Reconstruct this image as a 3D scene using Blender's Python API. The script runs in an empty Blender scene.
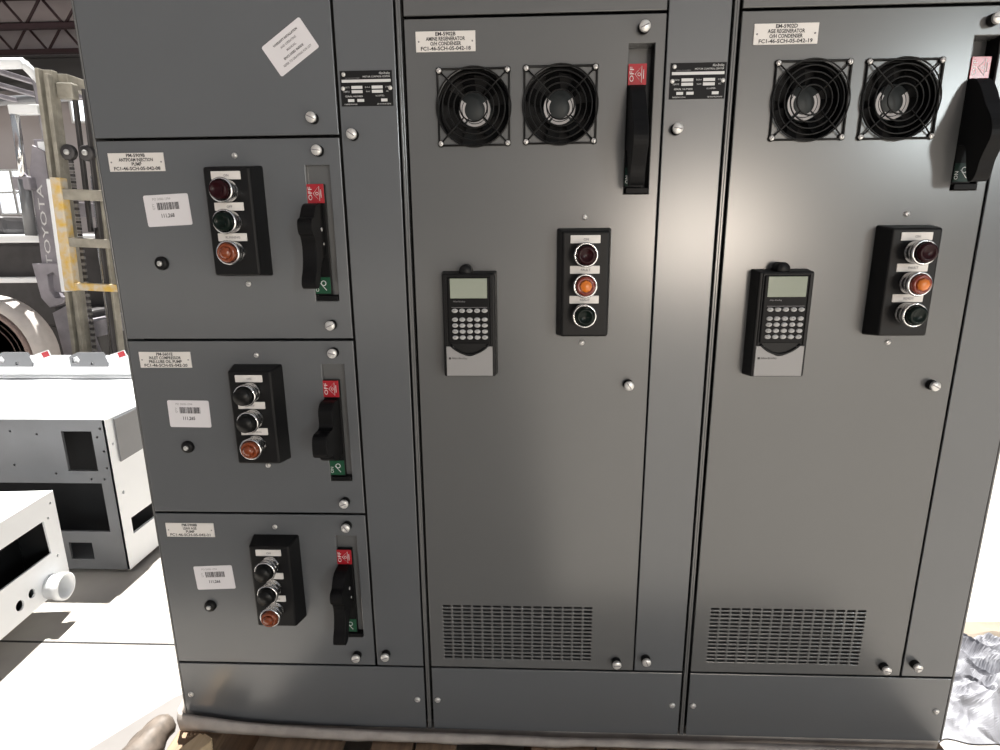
import bpy, bmesh, math, random
from mathutils import Vector, Matrix, noise
random.seed(7)
C = bpy.context.scene.collection
PI = math.pi
ZB = -0.147            # underside of the cabinets
ZF = -0.32             # shop floor

# ------------------------------------------------------------------ materials
def mat(name, col, rough=.5, metal=0., spec=.5, noise_amt=0., noise_scale=20., bump=0., bump_scale=200., bump_d=.002, trans=0., coat=0., emit=None, col2=None):
    m = bpy.data.materials.new(name); m.use_nodes = True
    nt = m.node_tree; b = nt.nodes['Principled BSDF']
    c = tuple(col) + (1,)
    b.inputs['Base Color'].default_value = c
    b.inputs['Roughness'].default_value = rough
    b.inputs['Metallic'].default_value = metal
    b.inputs['Specular IOR Level'].default_value = spec
    b.inputs['Transmission Weight'].default_value = trans
    b.inputs['Coat Weight'].default_value = coat
    if emit:
        b.inputs['Emission Color'].default_value = tuple(emit[0]) + (1,)
        b.inputs['Emission Strength'].default_value = emit[1]
    tc = nt.nodes.new('ShaderNodeTexCoord')
    if noise_amt or col2:
        n = nt.nodes.new('ShaderNodeTexNoise'); n.inputs['Scale'].default_value = noise_scale; n.inputs['Detail'].default_value = 6
        nt.links.new(tc.outputs['Object'], n.inputs['Vector'])
        r = nt.nodes.new('ShaderNodeValToRGB')
        d = tuple(col2) if col2 else tuple(x * (1 - noise_amt) for x in col)
        r.color_ramp.elements[0].color = d + (1,); r.color_ramp.elements[1].color = c
        r.color_ramp.elements[0].position = .35; r.color_ramp.elements[1].position = .65
        nt.links.new(n.outputs['Fac'], r.inputs['Fac']); nt.links.new(r.outputs['Color'], b.inputs['Base Color'])
    if bump:
        n2 = nt.nodes.new('ShaderNodeTexNoise'); n2.inputs['Scale'].default_value = bump_scale
        nt.links.new(tc.outputs['Object'], n2.inputs['Vector'])
        bp = nt.nodes.new('ShaderNodeBump'); bp.inputs['Strength'].default_value = bump; bp.inputs['Distance'].default_value = bump_d
        nt.links.new(n2.outputs['Fac'], bp.inputs['Height']); nt.links.new(bp.outputs['Normal'], b.inputs['Normal'])
    return m

def wood_mat(name, a, b_):
    m = bpy.data.materials.new(name); m.use_nodes = True
    nt = m.node_tree; b = nt.nodes['Principled BSDF']; b.inputs['Roughness'].default_value = .7
    tc = nt.nodes.new('ShaderNodeTexCoord'); mp = nt.nodes.new('ShaderNodeMapping'); mp.inputs['Scale'].default_value = (30, 2, 30)
    n = nt.nodes.new('ShaderNodeTexNoise'); n.inputs['Scale'].default_value = 2.5; n.inputs['Detail'].default_value = 8
    r = nt.nodes.new('ShaderNodeValToRGB'); r.color_ramp.elements[0].color = tuple(a) + (1,); r.color_ramp.elements[1].color = tuple(b_) + (1,)
    r.color_ramp.elements[0].position = .3; r.color_ramp.elements[1].position = .7
    nt.links.new(tc.outputs['Object'], mp.inputs['Vector']); nt.links.new(mp.outputs['Vector'], n.inputs['Vector'])
    nt.links.new(n.outputs['Fac'], r.inputs['Fac']); nt.links.new(r.outputs['Color'], b.inputs['Base Color'])
    return m

PAINT = mat('grey_enamel', (.108, .109, .1095), .225, spec=.75, noise_amt=.04, noise_scale=3, bump=.15, bump_scale=300, bump_d=.0001)
PAINTB = mat('blue_grey_enamel', (.107, .112, .119), .24, spec=.75, noise_amt=.04, noise_scale=3, bump=.15, bump_scale=300, bump_d=.0001)
INNER = mat('dark_interior', (.010, .010, .011), .8)
BLACK = mat('black_plastic', (.007, .007, .0075), .42, spec=.2)
BLACKM = mat('matte_black_plastic', (.005, .005, .0055), .45, spec=.13)
GUARD = mat('black_wire', (.007, .007, .007), .4, spec=.22)
CHROME = mat('chrome', (.72, .72, .72), .18, metal=1.)
ZINC = mat('zinc_screw', (.66, .65, .63), .32, metal=.45)
ZINCW = mat('worn_zinc', (.50, .50, .49), .4, metal=.3)
WHITEL = mat('white_engraved_laminate', (.70, .67, .64), .4)
STICK = mat('paper_sticker', (.68, .66, .68), .45)
INK = mat('black_ink', (.03, .028, .03), .6)
INKG = mat('grey_ink', (.22, .21, .22), .6)
WHITEINK = mat('white_ink', (.62, .62, .62), .5)
RED = mat('red_label', (.34, .016, .024), .2, spec=.5)
GREEN = mat('green_label', (.006, .060, .028), .45, spec=.3)
GREEND = mat('dark_green_label', (.006, .022, .016), .4, spec=.25)
AMBER = mat('amber_lens', (.17, .016, .004), .14, coat=.3)
AMBERC = mat('amber_lens_core', (.62, .16, .012), .15, coat=.3)
AMBERD = mat('dull_amber_lens', (.20, .042, .012), .2, coat=.2)
REDLENS = mat('dark_red_lens', (.018, .003, .0045), .25, spec=.15)
GRNLENS = mat('dark_green_lens', (.0035, .008, .006), .25, spec=.15)
BLKBTN = mat('black_button', (.007, .007, .007), .35, spec=.2)
LCD = mat('lcd_green', (.19, .22, .165), .10, coat=.8)
KEYG = mat('key_grey', (.40, .40, .40), .4)
SILVER = mat('silver_grey_plastic', (.27, .265, .265), .42)
HUBGREY = mat('fan_hub_grey', (.030, .034, .035), .5, spec=.3)
HUBLAB = mat('fan_hub_label', (.46, .44, .44), .5)
NAMEP = mat('black_anodised_plate', (.012, .012, .013), .55, spec=.15)

# ------------------------------------------------------------------ mesh builder
class MB:
    def __init__(s): s.bm = bmesh.new(); s.mats = []
    def mi(s, m):
        if m not in s.mats: s.mats.append(m)
        return s.mats.index(m)
    def _fin(s, faces, m):
        i = s.mi(m)
        for f in faces: f.material_index = i
    def box(s, x0, x1, y0, y1, z0, z1, m, bev=0., seg=2, M=None):
        t = bmesh.new(); bmesh.ops.create_cube(t, size=1)
        for v in t.verts: v.co = Vector((x0 + (v.co.x + .5) * (x1 - x0), y0 + (v.co.y + .5) * (y1 - y0), z0 + (v.co.z + .5) * (z1 - z0)))
        if bev: bmesh.ops.bevel(t, geom=t.edges[:], offset=bev, segments=seg, profile=.5, affect='EDGES')
        s.merge(t, m, M); return s
    def merge(s, t, m, M=None, smooth=False):
        vs = {}
        for v in t.verts: vs[v] = s.bm.verts.new(M @ v.co if M else v.co)
        i = s.mi(m)
        for f in t.faces:
            try: g = s.bm.faces.new([vs[v] for v in f.verts])
            except ValueError: continue
            g.material_index = i; g.smooth = smooth or f.smooth
        t.free()
    def mesh(s, me, M, m):
        t = bmesh.new(); t.from_mesh(me); bpy.data.meshes.remove(me); s.merge(t, m, M); return s
    def lathe(s, prof, m, c=(0, 0, 0), axis='-Y', n=28, M=None):
        """prof: list of (radius, height); height runs along the axis"""
        t = bmesh.new(); rings = []
        ax = {'-Y': lambda r, h, a: (r * math.cos(a), -h, r * math.sin(a)), 'Z': lambda r, h, a: (r * math.cos(a), r * math.sin(a), h),
              'X': lambda r, h, a: (h, r * math.cos(a), r * math.sin(a))}[axis]
        for r, h in prof:
            if r < 1e-7: rings.append([t.verts.new(Vector(ax(0, h, 0)) + Vector(c))])
            else: rings.append([t.verts.new(Vector(ax(r, h, 2 * PI * k / n)) + Vector(c)) for k in range(n)])
        for a, b in zip(rings, rings[1:]):
            for k in range(n):
                q = [a[k % len(a)], a[(k + 1) % len(a)], b[(k + 1) % len(b)], b[k % len(b)]]
                u = []
                for v in q:
                    if v not in u: u.append(v)
                if len(u) > 2: t.faces.new(u)
        for e, h in ((rings[0], 0), (rings[-1], 1)):
            if len(e) > 2: t.faces.new(e)
        bmesh.ops.recalc_face_normals(t, faces=t.faces[:])
        for f in t.faces: f.smooth = len(f.verts) <= 4
        s.merge(t, m, M); return s
    def tube(s, pts, r, m, n=8, closed=False, M=None):
        t = bmesh.new(); pts = [Vector(p) for p in pts]; rings = []; N = len(pts)
        up = None
        for i, p in enumerate(pts):
            if closed: d = pts[(i + 1) % N] - pts[i - 1]
            else: d = pts[min(i + 1, N - 1)] - pts[max(i - 1, 0)]
            d.normalize()
            if up is None: up = Vector((0, 1, 0)) if abs(d.y) < .9 else Vector((1, 0, 0))
            a = d.cross(up).normalized(); b = a.cross(d).normalized(); up = b
            rings.append([t.verts.new(p + (a * math.cos(2 * PI * k / n) + b * math.sin(2 * PI * k / n)) * r) for k in range(n)])
        rr = list(zip(rings, rings[1:])) + ([(rings[-1], rings[0])] if closed else [])
        for a, b in rr:
            for k in range(n): t.faces.new([a[k], a[(k + 1) % n], b[(k + 1) % n], b[k]])
        if not closed: t.faces.new(rings[0][::-1]); t.faces.new(rings[-1])
        for f in t.faces: f.smooth = True
        bmesh.ops.recalc_face_normals(t, faces=t.faces[:]); s.merge(t, m, M); return s
    def prism_x(s, prof, x0, x1, m, bev=0., M=None):
        """prof: (p, z), p = distance out of the panel (-Y)"""
        t = bmesh.new()
        a = [t.verts.new((x0, -p, z)) for p, z in prof]; b = [t.verts.new((x1, -p, z)) for p, z in prof]
        n = len(prof); t.faces.new(a); t.faces.new(b[::-1])
        for k in range(n): t.faces.new([a[k], b[k], b[(k + 1) % n], a[(k + 1) % n]])
        bmesh.ops.recalc_face_normals(t, faces=t.faces[:])
        if bev: bmesh.ops.bevel(t, geom=[e for e in t.edges], offset=bev, segments=2, profile=.5, affect='EDGES', clamp_overlap=True)
        s.merge(t, m, M); return s
    def quad(s, pts, m):
        f = s.bm.faces.new([s.bm.verts.new(p) for p in pts]); f.material_index = s.mi(m); return s
    def plate(s, outer, holes, y0, y1, m, bev=.0012, M=None):
        """flat plate in the XZ plane from y0 (front) to y1, outline and holes as point lists"""
        cu = bpy.data.curves.new('t', 'CURVE'); cu.dimensions = '2D'; cu.fill_mode = 'BOTH'
        th = (y1 - y0); cu.extrude = th / 2 - bev; cu.bevel_depth = bev; cu.bevel_resolution = 1; cu.offset = -bev
        for poly in [outer] + list(holes):
            sp = cu.splines.new('POLY'); sp.points.add(len(poly) - 1); sp.use_cyclic_u = True
            for q, (x, z) in zip(sp.points, poly): q.co = (x, z, 0, 1)
        o = bpy.data.objects.new('t', cu); C.objects.link(o)
        dg = bpy.context.evaluated_depsgraph_get(); dg.update()
        me = bpy.data.meshes.new_from_object(o.evaluated_get(dg))
        bpy.data.objects.remove(o); bpy.data.curves.remove(cu)
        T = Matrix(((1, 0, 0, 0), (0, 0, -1, (y0 + y1) / 2), (0, 1, 0, 0), (0, 0, 0, 1)))
        for p in me.polygons: p.use_smooth = False
        s.mesh(me, (M @ T) if M else T, m); return s
    def text(s, body, x, z, size, m, y=-.001, align='CENTER', rot=0., fit=None, M=None, sx=1., bold=.0):
        cu = bpy.data.curves.new('t', 'FONT'); cu.body = body; cu.size = size; cu.align_x = align; cu.align_y = 'CENTER'; cu.resolution_u = 2; cu.offset = bold
        o = bpy.data.objects.new('t', cu); C.objects.link(o)
        dg = bpy.context.evaluated_depsgraph_get(); dg.update()
        me = bpy.data.meshes.new_from_object(o.evaluated_get(dg))
        bpy.data.objects.remove(o); bpy.data.curves.remove(cu)
        if fit and len(me.vertices):
            w = max(v.co.x for v in me.vertices) - min(v.co.x for v in me.vertices); sx = fit / w
        T = Matrix.Translation((x, y, z)) @ Matrix.Rotation(-rot, 4, 'Y') @ Matrix(((sx, 0, 0, 0), (0, 0, -1, 0), (0, 1, 0, 0), (0, 0, 0, 1)))
        s.mesh(me, (M @ T) if M else T, m); return s
    def build(s, name, parent=None, loc=(0, 0, 0), rot=(0, 0, 0), label=None):
        me = bpy.data.meshes.new(name); s.bm.normal_update(); s.bm.to_mesh(me); s.bm.free()
        for m in s.mats: me.materials.append(m)
        o = bpy.data.objects.new(name, me); C.objects.link(o); o.location = loc; o.rotation_euler = rot
        if parent: o.parent = parent
        if label: o['label'] = label
        return o

def rect(x0, x1, z0, z1): return [(x0, z0), (x1, z0), (x1, z1), (x0, z1)]
def circ(cx, cz, r, n=40): return [(cx + r * math.cos(2 * PI * k / n), cz + r * math.sin(2 * PI * k / n)) for k in range(n)]
def rrect(x0, x1, z0, z1, r, n=4):
    out = []
    for cx, cz, a0 in ((x1 - r, z1 - r, 0), (x0 + r, z1 - r, PI / 2), (x0 + r, z0 + r, PI), (x1 - r, z0 + r, 1.5 * PI)):
        for k in range(n + 1): out.append((cx + r * math.cos(a0 + PI / 2 * k / n), cz + r * math.sin(a0 + PI / 2 * k / n)))
    return out
def thing(name, label, cat, loc=(0, 0, 0), rot=(0, 0, 0), group=None):
    o = bpy.data.objects.new(name, None); C.objects.link(o); o.location = loc; o.rotation_euler = rot; o.empty_display_size = .1
    return tag(o, label, cat, group)
def tag(o, label, cat, group=None):
    o['label'] = label; o['category'] = cat
    if group: o['group'] = group
    return o
def struct(o): o['kind'] = 'structure'; return o
def copy_tree(o, parent=None):
    c = o.copy(); C.objects.link(c)
    if parent: c.parent = parent
    for ch in list(o.children): copy_tree(ch, c)
    return c

# ------------------------------------------------------------------ small fittings
def latch(parent, x, z, label=None):
    """quarter-turn latch: black collar and slotted zinc head"""
    m = MB()
    m.lathe([(.0, -.002), (.0088, -.002), (.0088, .004), (.0072, .006), (.0072, .0095)], BLACK, n=24)
    m.lathe([(.0072, .0095), (.0082, .0098), (.0082, .0135), (.0072, .0147), (0, .0148)], ZINC, n=24)
    a = random.uniform(-.5, 1.2); R = Matrix.Rotation(a, 4, 'Y')
    m.box(-.0066, .0066, -.0152, -.0147, -.0008, .0008, INKG, M=R)
    return m.build('latch', parent, (x, 0, z))
def screw(parent, x, z, r=.0045, y=0., name='screw'):
    m = MB(); m.lathe([(0, -.002), (r, -.002), (r, .0012), (r * .8, .0026), (r * .4, .0031), (0, .0031)], ZINC, n=16)
    R = Matrix.Rotation(random.uniform(0, PI), 4, 'Y')
    m.box(-r * .7, r * .7, -.0034, -.0029, -.0006, .0006, INKG, M=R)
    return m.build(name, parent, (x, y, z))
def panel(name, parent, x0, x1, z0, z1, mt, holes=(), bev=.0012, th=.004, loc=(0, 0, 0)):
    m = MB(); m.plate(rect(x0, x1, z0, z1), holes, 0, th, mt, bev)
    return m.build(name, parent, loc)
def nameplate(door, x, z, lines, w=.0925, h=.0285):
    m = MB(); m.plate(rect(-w / 2, w / 2, -h / 2, h / 2), [], -.0016, .0002, WHITEL, .0003)
    n = len(lines)
    for i, (t, fit) in enumerate(lines):
        m.text(t, 0, (n / 2 - .5 - i) * h * .236, h * .255, INK, y=-.0018, fit=w * fit, bold=.00022)
    for sx in (-1, 1): m.lathe([(.0013, 0), (.0013, .0022), (0, .0024)], INKG, (sx * w * .45, 0, 0), n=10)
    return m.build('nameplate', door, (x, 0, z))
def barcode(door, x, z, rot, num, w=.076, h=.0505):
    m = MB(); m.plate(rrect(-w / 2, w / 2, -h / 2, h / 2, .003), [], -.0006, .0001, STICK, .0001)
    m.text('PO 5000-1394', -w * .10, h * .36, h * .11, INKG, y=-.0008, fit=w * .40)
    rnd = random.Random(num); xx = -w * .22
    while xx < w * .27:
        b = rnd.choice((.0006, .0008, .0013, .0018)); m.box(xx, min(xx + b, w * .28), -.0008, -.0005, h * .02, h * .25, INK); xx += b + rnd.choice((.0005, .0007, .0011))
    m.text('QTY', -w * .30, h * .13, h * .10, INKG, y=-.0008, rot=PI / 2)
    m.text(num, -w * .02, -h * .17, h * .17, INK, y=-.0008, fit=w * .29, bold=.0002)
    return m.build('sticker', door, (x, 0, z), (0, -rot, 0))
def data_plate(door, x, z, w=.082, h=.051):
    m = MB(); m.plate(rect(-w / 2, w / 2, -h / 2, h / 2), [], -.0010, .0002, NAMEP, .0002)
    Y = -.0012
    def bar(x0, x1, z0, z1): m.box(x0 * w, x1 * w, Y - .0002, -.0009, z0 * h, z1 * h, WHITEINK)
    m.text('Allen-Bradley', .46 * w, .42 * h, h * .10, WHITEINK, y=Y, align='RIGHT', fit=w * .21)
    m.text('MOTOR CONTROL CENTER', .46 * w, .325 * h, h * .07, WHITEINK, y=Y, align='RIGHT', fit=w * .52)
    bar(-.47, .47, .17, .25)
    m.text('CATALOG NUMBER', -.40 * w, .29 * h, h * .05, INKG, y=Y, align='LEFT')
    for (a, b) in ((-.29, -.08), (.10, .31)):
        for zz in (.03, -.09): bar(a, b, zz - .042, zz + .042)
    for (tx, zz, t) in ((-.33, .03, 'VOLTS'), (-.33, -.09, 'HERTZ'), (.07, .03, 'BUS A'), (.07, -.09, 'KAIC'), (.40, .03, '3 PH'), (.40, -.09, 'AC')):
        m.text(t, tx * w, zz * h, h * .06, WHITEINK, y=Y, align='RIGHT' if tx < .2 else 'CENTER')
    m.text('SERIAL NUMBER', -.42 * w, -.225 * h, h * .065, WHITEINK, y=Y, align='LEFT', fit=w * .34)
    m.text('UL LISTED', .25 * w, -.215 * h, h * .06, WHITEINK, y=Y)
    for (a, b) in ((-.37, -.25), (-.19, -.06), (.27, .39)): bar(a, b, -.38, -.30)
    m.text('MADE IN U.S.A.', -.44 * w, -.45 * h, h * .06, WHITEINK, y=Y, align='LEFT')
    m.text('SEE INSTRUCTIONS', .46 * w, -.45 * h, h * .05, WHITEINK, y=Y, align='RIGHT')
    for (px, pz) in ((-.43, .40), (-.455, .0), (.455, .0)): m.lathe([(.0032, 0), (.0032, .0016), (.0018, .0024), (0, .0024)], ZINC, (px * w, 0, pz * h), n=14)
    return m.build('data_plate', door, (x, 0, z), label='black data plate with white fields')

def button_station(parent, x, z, lenses, names, bx=-.0020):
    """black housing, three bezels with caps and white legend plates"""
    d = .035; W, H = .0440, .0865; w, h = .0375, .0815
    t = bmesh.new()
    A = [t.verts.new(p) for p in ((-W, 0, -.0900), (W, 0, -.0900), (W, 0, H), (-W, 0, H))]
    B = [t.verts.new(p) for p in ((-w, -d, -.0865), (w, -d, -.0865), (w, -d, h), (-w, -d, h))]
    t.faces.new(B); t.faces.new(A[::-1])
    for k in range(4): t.faces.new([A[k], A[(k + 1) % 4], B[(k + 1) % 4], B[k]])
    bmesh.ops.recalc_face_normals(t, faces=t.faces[:])
    bmesh.ops.bevel(t, geom=[e for e in t.edges if min(v.co.y for v in e.verts) < -.01], offset=.0035, segments=3, profile=.5, affect='EDGES')
    m = MB(); m.merge(t, BLACK)
    st = m.build('button_station', parent, (x, 0, z))
    for k, (lm, nm) in enumerate(zip(lenses, names)):
        zz = .0475 * (1 - k) - .0020
        b = MB()
        b.lathe([(.0, .0), (.0168, .0), (.0168, .005), (.0155, .006), (.0155, .011), (.0172, .012), (.0172, .016), (.0160, .017), (.0160, .019),
                 (.0186, .021), (.0191, .0255), (.0180, .0275), (.0158, .0275), (.0152, .024), (.0152, .018), (0, .018)], CHROME, n=36)
        b.build('bezel', st, (bx, -d, zz))
        c = MB()
        core = lm
        if lm is AMBER or lm is AMBERD:
            c.lathe([(0, .018), (.0148, .018), (.0148, .0315), (.0138, .0335), (.0105, .0345), (.0100, .0335)], lm, n=30)
            c.lathe([(.0100, .0335), (.0092, .0365), (.0055, .0385), (0, .0392)], AMBERC if lm is AMBER else AMBERD, n=8)
            nme, lab = 'pilot_light', 'amber pilot light lens'
        elif lm is BLKBTN:
            c.lathe([(0, .018), (.0146, .018), (.0146, .037), (.0136, .0392), (0, .0398)], lm, n=30)
            nme, lab = 'push_button', 'black push button'
        else:
            c.lathe([(0, .018), (.0148, .018), (.0148, .0335), (.0136, .036), (.0098, .0375), (.0092, .0365), (0, .0372)], lm, n=30)
            nme, lab = 'pilot_light', ('dark red' if lm is REDLENS else 'dark green') + ' pilot light lens'
        c.build(nme, st, (bx, -d, zz), label=lab)
        l = MB(); l.plate(rrect(-.0235, .0235, -.0062, .0062, .001), [], -d - .0016, -d + .0002, WHITEL, .0003)
        l.text(nm, .001, -.0004, .0052, INKG, y=-d - .0019, bold=.0001)
        l.build('legend_plate', st, (-.0010, 0, zz + .0235))
    return st

def disconnect(parent, x0, zb, kind='A', H=.2190, Wd=.0395, D=.010):
    """recessed slot with a black flange-operated disconnect handle"""
    m = MB()     # recess liner, open at the front
    e = .0012
    m.box(x0 - e, x0 + Wd + e, D, D + .002, zb - e, zb + H + e, PAINT)
    m.box(x0 - e, x0, .0042, D, zb - e, zb + H + e, PAINT); m.box(x0 + Wd, x0 + Wd + e, .0042, D, zb - e, zb + H + e, BLACKM)  # right wall coloured black for the shade inside the slot
    m.box(x0, x0 + Wd, .0042, D, zb - e, zb, PAINT); m.box(x0, x0 + Wd, .0042, D, zb + H, zb + H + e, PAINT)
    m.build('handle_recess', parent)
    m = MB()
    m.box(.0005, .0285, -.0005, .0075, .010, .190, BLACKM, .0008); m.box(.004, .024, .0075, D, .05, .15, BLACKM)        # indicator slide
    m.box(.0030, .0385, -.0035, .0095, .0005, .0095, BLACKM, .0012)      # bottom catch
    if kind == 'A':
        prof = [(0, .158), (.020, .159), (.034, .154), (.043, .143), (.048, .137), (.057, .133), (.061, .124), (.058, .112), (.051, .106), (.047, .092),
                (.048, .074), (.053, .056), (.060, .044), (.063, .034), (.060, .0275), (.052, .0255), (.043, .029), (.036, .044), (.028, .060), (.014, .072), (0, .076)]
    elif kind == 'C':
        prof = [(0, .160), (.012, .158), (.022, .150), (.031, .138), (.043, .118), (.0600, .094), (.065, .072), (.058, .054), (.051, .038), (.048, .022), (.042, .0115), (.034, .0105), (.028, .020),
                (.024, .036), (.020, .052), (.012, .064), (0, .066)]
    else:
        prof = [(0, .157), (.024, .157), (.036, .150), (.040, .140), (.042, .116), (.068, .114), (.078, .106), (.080, .082), (.072, .073), (.054, .070),
                (.046, .060), (.034, .053), (.016, .052), (0, .052)]
    sm = []
    for i in range(len(prof) - 1):
        p0, p1, p2, p3 = prof[max(i - 1, 0)], prof[i], prof[i + 1], prof[min(i + 2, len(prof) - 1)]
        for q in range(3):
            t_ = q / 3; sm.append(tuple(.5 * (2 * p1[c_] + (p2[c_] - p0[c_]) * t_ + (2 * p0[c_] - 5 * p1[c_] + 4 * p2[c_] - p3[c_]) * t_ ** 2 + (3 * p1[c_] - p0[c_] - 3 * p2[c_] + p3[c_]) * t_ ** 3) for c_ in (0, 1)))
    prof = sm + [prof[-1]]
    m.prism_x(prof, .0010, .0240 if kind != 'B' else .0262, BLACKM, .0009)
    # web pocket and highlights of the hub screw
    m.lathe([(.006, 0), (.006, .0015), (.004, .0025), (0, .0025)], ZINCW, (0, 0, 0), axis='X', n=14, M=Matrix.Translation((.0242, -.016, .118)) @ Matrix.Scale(.55, 4))
    m.lathe([(.005, 0), (.005, .0015), (0, .002)], ZINCW, (0, 0, 0), axis='X', n=12, M=Matrix.Translation((.0242, -.010, .095)) @ Matrix.Scale(.5, 4))
    h = m.build('disconnect_handle', parent, (x0, 0, zb))
    r = MB(); r.box(.0002, .0280, -.0022, -.0004, .160, .1900, RED, .0003)
    r.text('OFF', .0058, .175, .0088, WHITEINK, y=-.0024, rot=PI / 2, fit=.021)
    tri = [(.0105, .1750), (.0205, .1865), (.0205, .1635)]
    r.tube([(x, -.0024, z) for x, z in tri], .0005, WHITEINK, n=6, closed=True)
    r.tube([(.0232, -.0024, .1685), (.0232, -.0024, .1815)], .0006, WHITEINK, n=6)
    r.text('O', .0170, .175, .007, WHITEINK, y=-.0024, rot=PI / 2)
    r.build('off_label', h, label='red OFF label with white symbols')
    g = MB(); g.box(.0010, .0276, -.0016, -.0004, .0125, .040, GREEND if kind == 'C' else GREEN, .0003)
    g.text('ON', .0050, .022, .0080, WHITEINK, y=-.0018, rot=PI / 2)
    g.tube([(.016 + .004 * math.cos(a), -.0018, .030 + .004 * math.sin(a)) for a in [k * PI / 6 for k in range(12)]], .0007, WHITEINK, n=6, closed=True)
    g.tube([(.0105, -.0018, .030), (.0205, -.0018, .018)], .0006, WHITEINK, n=6)
    g.build('on_label', h, label='green ON label with white symbols')
    return h

def cooling_fan(parent, cx, cz):
    hs = .0595
    m = MB(); m.plate(rrect(-hs, hs, -hs, hs, .006), [circ(0, 0, .0565, 48)], .0185, .044, BLACK, .001)
    m.box(-hs, hs, .0441, .0455, -hs, hs, INNER)
    fan = m.build('cooling_fan', parent, (cx, 0, cz))
    # rotor blades
    b = MB()
    for k in range(7):
        a = 2 * PI * k / 7; t = bmesh.new(); rows = []
        for i in range(6):
            r = .025 + .0295 * i / 5; tw = .6 - .22 * i / 5
            rows.append([t.verts.new((r * math.cos(a + u * tw), .030 + u * .009, r * math.sin(a + u * tw))) for u in (-.5, -.17, .17, .5)])
        for p, q in zip(rows, rows[1:]):
            for j in range(3): t.faces.new([p[j], p[j + 1], q[j + 1], q[j]])
        for f in t.faces: f.smooth = True
        b.merge(t, BLACKM)
    b.build('fan_rotor', fan)
    h = MB(); h.lathe([(.0, -.036), (.0265, -.036), (.0265, -.021), (.0255, -.019), (0, -.019)], HUBGREY, n=36)
    # printed ring on the hub, open at the top
    for (r0, r1) in ((.0163, .0200), (.0212, .0250)):
        n = 30; a0, a1 = PI * .80, PI * 2.20
        for k in range(n):
            if k in (10, 20): continue
            t0, t1 = a0 + (a1 - a0) * k / n, a0 + (a1 - a0) * (k + 1) / n
            h.quad([(r0 * math.cos(t0), .0186, r0 * math.sin(t0)), (r1 * math.cos(t0), .0186, r1 * math.sin(t0)), (r1 * math.cos(t1), .0186, r1 * math.sin(t1)), (r0 * math.cos(t1), .0186, r0 * math.sin(t1))], HUBLAB)
    h.build('fan_hub', fan, label='grey hub with a pale printed ring')
    g = MB()
    for r in (.0580, .0490, .0400, .0310):
        g.tube([(r * math.cos(2 * PI * k / 48), -.0045 - (.058 - r) * .05, r * math.sin(2 * PI * k / 48)) for k in range(48)], .00125, GUARD, n=6, closed=True)
    q = .0555
    g.tube([(-q, -.0025, -q), (q, -.0025, -q), (q, -.0025, q), (-q, -.0025, q)], .0022, GUARD, n=6, closed=True)
    for sx in (-1, 1):
        for sz in (-1, 1):
            g.tube([(sx * .053, -.0030, sz * .053), (sx * .041, -.0062, sz * .041), (sx * .0155, -.0075, sz * .0155)], .00125, GUARD, n=6)
            g.lathe([(.0052, -.001), (.0052, .0028), (0, .0028)], GUARD, (sx * .053, 0, sz * .053), n=16)
    g.tube([(.0215 * math.cos(2 * PI * k / 36), -.0068, .0215 * math.sin(2 * PI * k / 36)) for k in range(36)], .00125, GUARD, n=6, closed=True)
    g.build('fan_guard', fan)
    for sx in (-1, 1):
        for sz in (-1, 1): screw(fan, sx * .053, sz * .053, .0040, y=-.0028)
    return fan

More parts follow.
